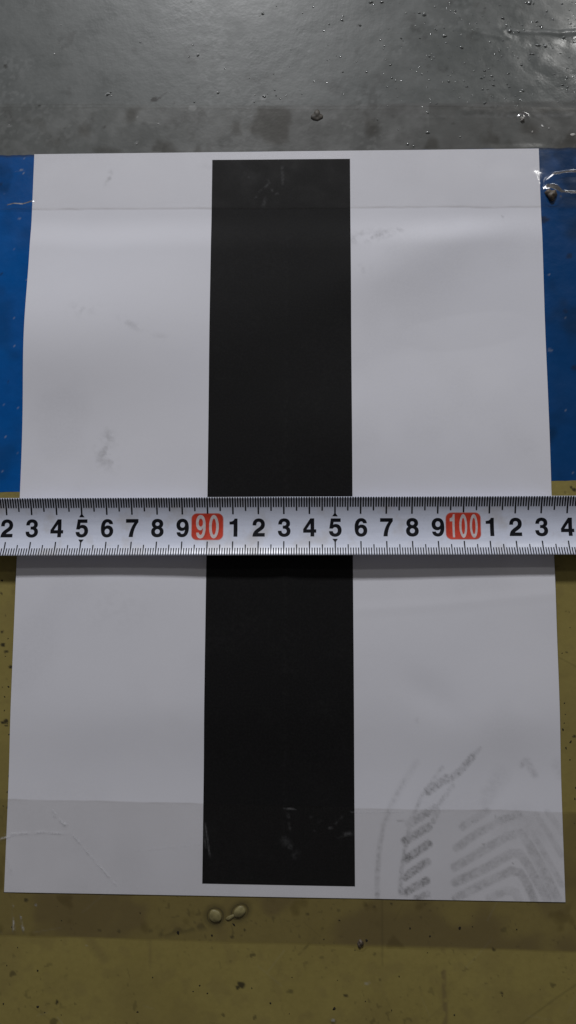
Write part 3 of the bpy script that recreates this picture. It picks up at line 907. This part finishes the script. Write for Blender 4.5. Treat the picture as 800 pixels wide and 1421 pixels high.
SIX = P('M 512 530 L 378 530 C 368 575 335 602 290 602 C 215 602 175 530 168 385 C 200 435 245 458 310 458 C 435 458 528 365 528 230 C 528 85 425 -15 285 -15 C 115 -15 28 100 28 345 C 28 580 125 715 290 715 C 415 715 500 645 512 530')
SIXH = P('M 283 345 C 215 345 172 297 172 222 C 172 147 217 98 283 98 C 345 98 390 150 390 222 C 390 297 347 345 283 345')
flip = lambda p: [(c[0], *[(556 - v if k % 2 == 0 else 700 - v) for k, v in enumerate(c[1:])]) for c in p]
GLYPH = {
    '0': [ell(278, 350, 250, 365), ell(278, 350, 112, 252)],
    '1': [P('M 370 0 L 230 0 L 230 495 L 60 495 L 60 590 C 160 592 240 625 262 712 L 370 712')],
    '2': [P('M 36 0 L 520 0 L 520 125 L 225 125 C 260 180 330 215 400 265 C 470 315 525 375 525 490 C 525 625 425 715 285 715 C 130 715 35 620 38 455 L 170 455 C 172 550 205 600 275 600 C 345 600 385 555 385 490 C 385 420 340 385 260 330 C 130 245 45 175 36 0')],
    '3': [P('M 30 215 C 32 70 130 -15 280 -15 C 425 -15 530 75 530 205 C 530 290 490 350 425 375 C 480 400 512 450 512 515 C 512 635 420 715 280 715 C 140 715 48 635 45 490 L 175 490 C 177 560 215 602 275 602 C 335 602 375 567 375 510 C 375 450 335 418 260 420 L 232 420 L 232 320 L 265 320 C 345 322 392 280 392 210 C 392 140 345 98 280 98 C 210 98 165 140 163 215')],
    '4': [P('M 310 710 L 455 710 L 455 270 L 535 270 L 535 155 L 455 155 L 455 0 L 320 0 L 320 155 L 20 155 L 20 285'), P('M 322 270 L 322 545 L 130 270')],
    '5': [P('M 490 705 L 490 585 L 205 585 L 180 440 C 210 470 250 485 300 485 C 430 485 528 385 528 240 C 528 90 420 -15 270 -15 C 130 -15 35 70 30 195 L 168 195 C 176 135 212 100 268 100 C 340 100 388 155 388 235 C 388 320 342 372 272 372 C 226 372 195 355 168 315 L 45 320 L 108 705')],
    '6': [SIX, SIXH],
    '7': [P('M 25 710 L 525 710 L 525 600 C 430 490 320 290 305 0 L 155 0 C 175 230 270 450 385 585 L 25 585')],
    '8': [P('M 280 715 C 420 715 510 635 510 520 C 510 455 478 405 425 375 C 490 345 530 290 530 205 C 530 75 430 -15 280 -15 C 130 -15 30 75 30 205 C 30 290 70 345 135 375 C 82 405 50 455 50 520 C 50 635 140 715 280 715'),
          ell(280, 517, 95, 86), ell(280, 212, 112, 110)],
    '9': [flip(SIX), flip(SIXH)],
}


def flat(path, n=7):
    pts = []; cur = None
    for c in path:
        if c[0] in 'ML':
            cur = (c[1], c[2]); pts.append(cur)
        else:
            p0 = cur; p1, p2, p3 = (c[1], c[2]), (c[3], c[4]), (c[5], c[6])
            for i in range(1, n + 1):
                t = i / n; m = 1 - t
                pts.append(tuple(m ** 3 * p0[k] + 3 * m * m * t * p1[k] + 3 * m * t * t * p2[k] + t ** 3 * p3[k] for k in (0, 1)))
            cur = p3
    if math.hypot(pts[0][0] - pts[-1][0], pts[0][1] - pts[-1][1]) < 1e-6: pts.pop()
    return pts


def glyph_bm(ch, cx, cy, h, wscale, off, fat=0.0):
    """one numeral, centred on (cx, cy), h tall, as a filled flat bmesh"""
    k = h / 712.0
    cu = bpy.data.curves.new('g', 'CURVE'); cu.dimensions = '2D'; cu.fill_mode = 'BOTH'; cu.offset = fat
    mid = 215 if ch == '1' else 278
    for path in GLYPH[ch]:
        pts = flat(path)
        sp = cu.splines.new('POLY'); sp.points.add(len(pts) - 1); sp.use_cyclic_u = True
        for i, (x, y) in enumerate(pts):
            sp.points[i].co = (cx + (x - mid) * k * wscale, cy + (y - 350) * k, 0, 1)
    o = bpy.data.objects.new('g', cu)
    me = o.to_mesh()
    bm = bmesh.new(); bm.from_mesh(me)
    o.to_mesh_clear(); bpy.data.objects.remove(o); bpy.data.curves.remove(cu)
    for v in bm.verts: v.co.z = off
    return bm


def quad(bm, pts, off):
    bm.faces.new([bm.verts.new((x, y, off)) for x, y in pts])


def rrect(bm, cx, cy, w, h, r, off):
    pts = []
    for (sx, sy, a0) in ((1, 1, 0), (-1, 1, 90), (-1, -1, 180), (1, -1, 270)):
        for i in range(7):
            a = math.radians(a0 + 15 * i)
            pts.append((cx + sx * (w / 2 - r) + r * math.cos(a), cy + sy * (h / 2 - r) + r * math.sin(a)))
    quad(bm, pts, off)


OFF = 0.03
N_LO, N_HI = 79, 107
NUM_S, NUM_H = -0.45, 6.95                # centre line and height of the black numerals
for n in range(N_LO, N_HI + 1):
    u = (n - 90) * CMU
    if n % 10 == 0:
        w = 12.3 if n < 100 else 13.3
        cxu = u + (-0.1 if n < 100 else -0.1)
        bm = bmesh.new(); rrect(bm, cxu, 0.0, w + 0.35, 10.7, 2.3, OFF); wrap(bm)
        lab = link('red_label', bm_mesh('red_label', bm), M_PINK, blade)
        bm = bmesh.new(); rrect(bm, cxu, 0.0, w - 0.15, 10.2, 2.05, OFF * 2); wrap(bm)
        link('label_fill', bm_mesh('label_fill', bm), M_RED, lab)
        txt = str(n)
        pitch = 5.15 if n < 100 else 4.05
        ws = 0.60 if n < 100 else 0.47
        for i, ch in enumerate(txt):
            gx = cxu + (i - (len(txt) - 1) / 2) * pitch + (-0.2 if ch == '1' else 0)
            bm = glyph_bm(ch, gx, 0.0, 9.1, ws, OFF * 3); wrap(bm)
            link('numeral', bm_mesh('numeral', bm), M_WHITE, lab)
    else:
        bm = glyph_bm(str(n % 10), u + (0.2 if n % 10 == 1 else 0.1), NUM_S, NUM_H, 0.97, OFF, 0.10); wrap(bm)
        link('numeral', bm_mesh('numeral', bm), M_INK, blade)

# graduations: millimetre strokes joined, each centimetre stroke and triangle on its own
for side, name in ((1, 'upper_scale'), (-1, 'lower_scale')):
    bm = bmesh.new()
    wd = 0.55 if side > 0 else 0.44
    lm, l5, lc = (4.1, 5.6, 6.9) if side > 0 else (3.2, 4.6, 5.9)
    e0 = HALF - 0.02
    cm_marks = []
    for k in range(-115, 176):
        u = k * CMU / 10
        if k % 10 == 0:
            cm_marks.append(u); continue
        L = l5 if k % 5 == 0 else lm
        quad(bm, [(u - wd / 2, side * (e0 - L)), (u + wd / 2, side * (e0 - L)), (u + wd / 2, side * e0), (u - wd / 2, side * e0)][::1], OFF)
    wrap(bm)
    sc = link(name, bm_mesh(name, bm), M_INK, blade)
    wd += 0.06
    bm = bmesh.new()
    quad(bm, [(-wd / 2, side * (e0 - lc)), (wd / 2, side * (e0 - lc)), (wd / 2, side * e0), (-wd / 2, side * e0)], OFF)
    wrap(bm)
    cmm = bm_mesh('centimetre_mark', bm)
    bm = bmesh.new()
    b = e0 - lc + (0.05 if side > 0 else 0.0)
    quad(bm, [(-1.05, side * (b - 0.95)), (1.05, side * (b - 0.95)), (0.0, side * (b + 0.65))], OFF * 1.6)
    wrap(bm)
    trm = bm_mesh('triangle_mark', bm)
    for u in cm_marks:
        n = 90 + int(round(u / CMU))
        o = link('centimetre_mark', cmm, M_INK, blade); o.location.x = u * MM; o.location.z = float(bend(u) - bend(0.0)) * MM
        if n % 10 == 5:
            o = link('triangle_mark', trm, M_INK, blade); o.location.x = u * MM; o.location.z = float(bend(u) - bend(0.0)) * MM
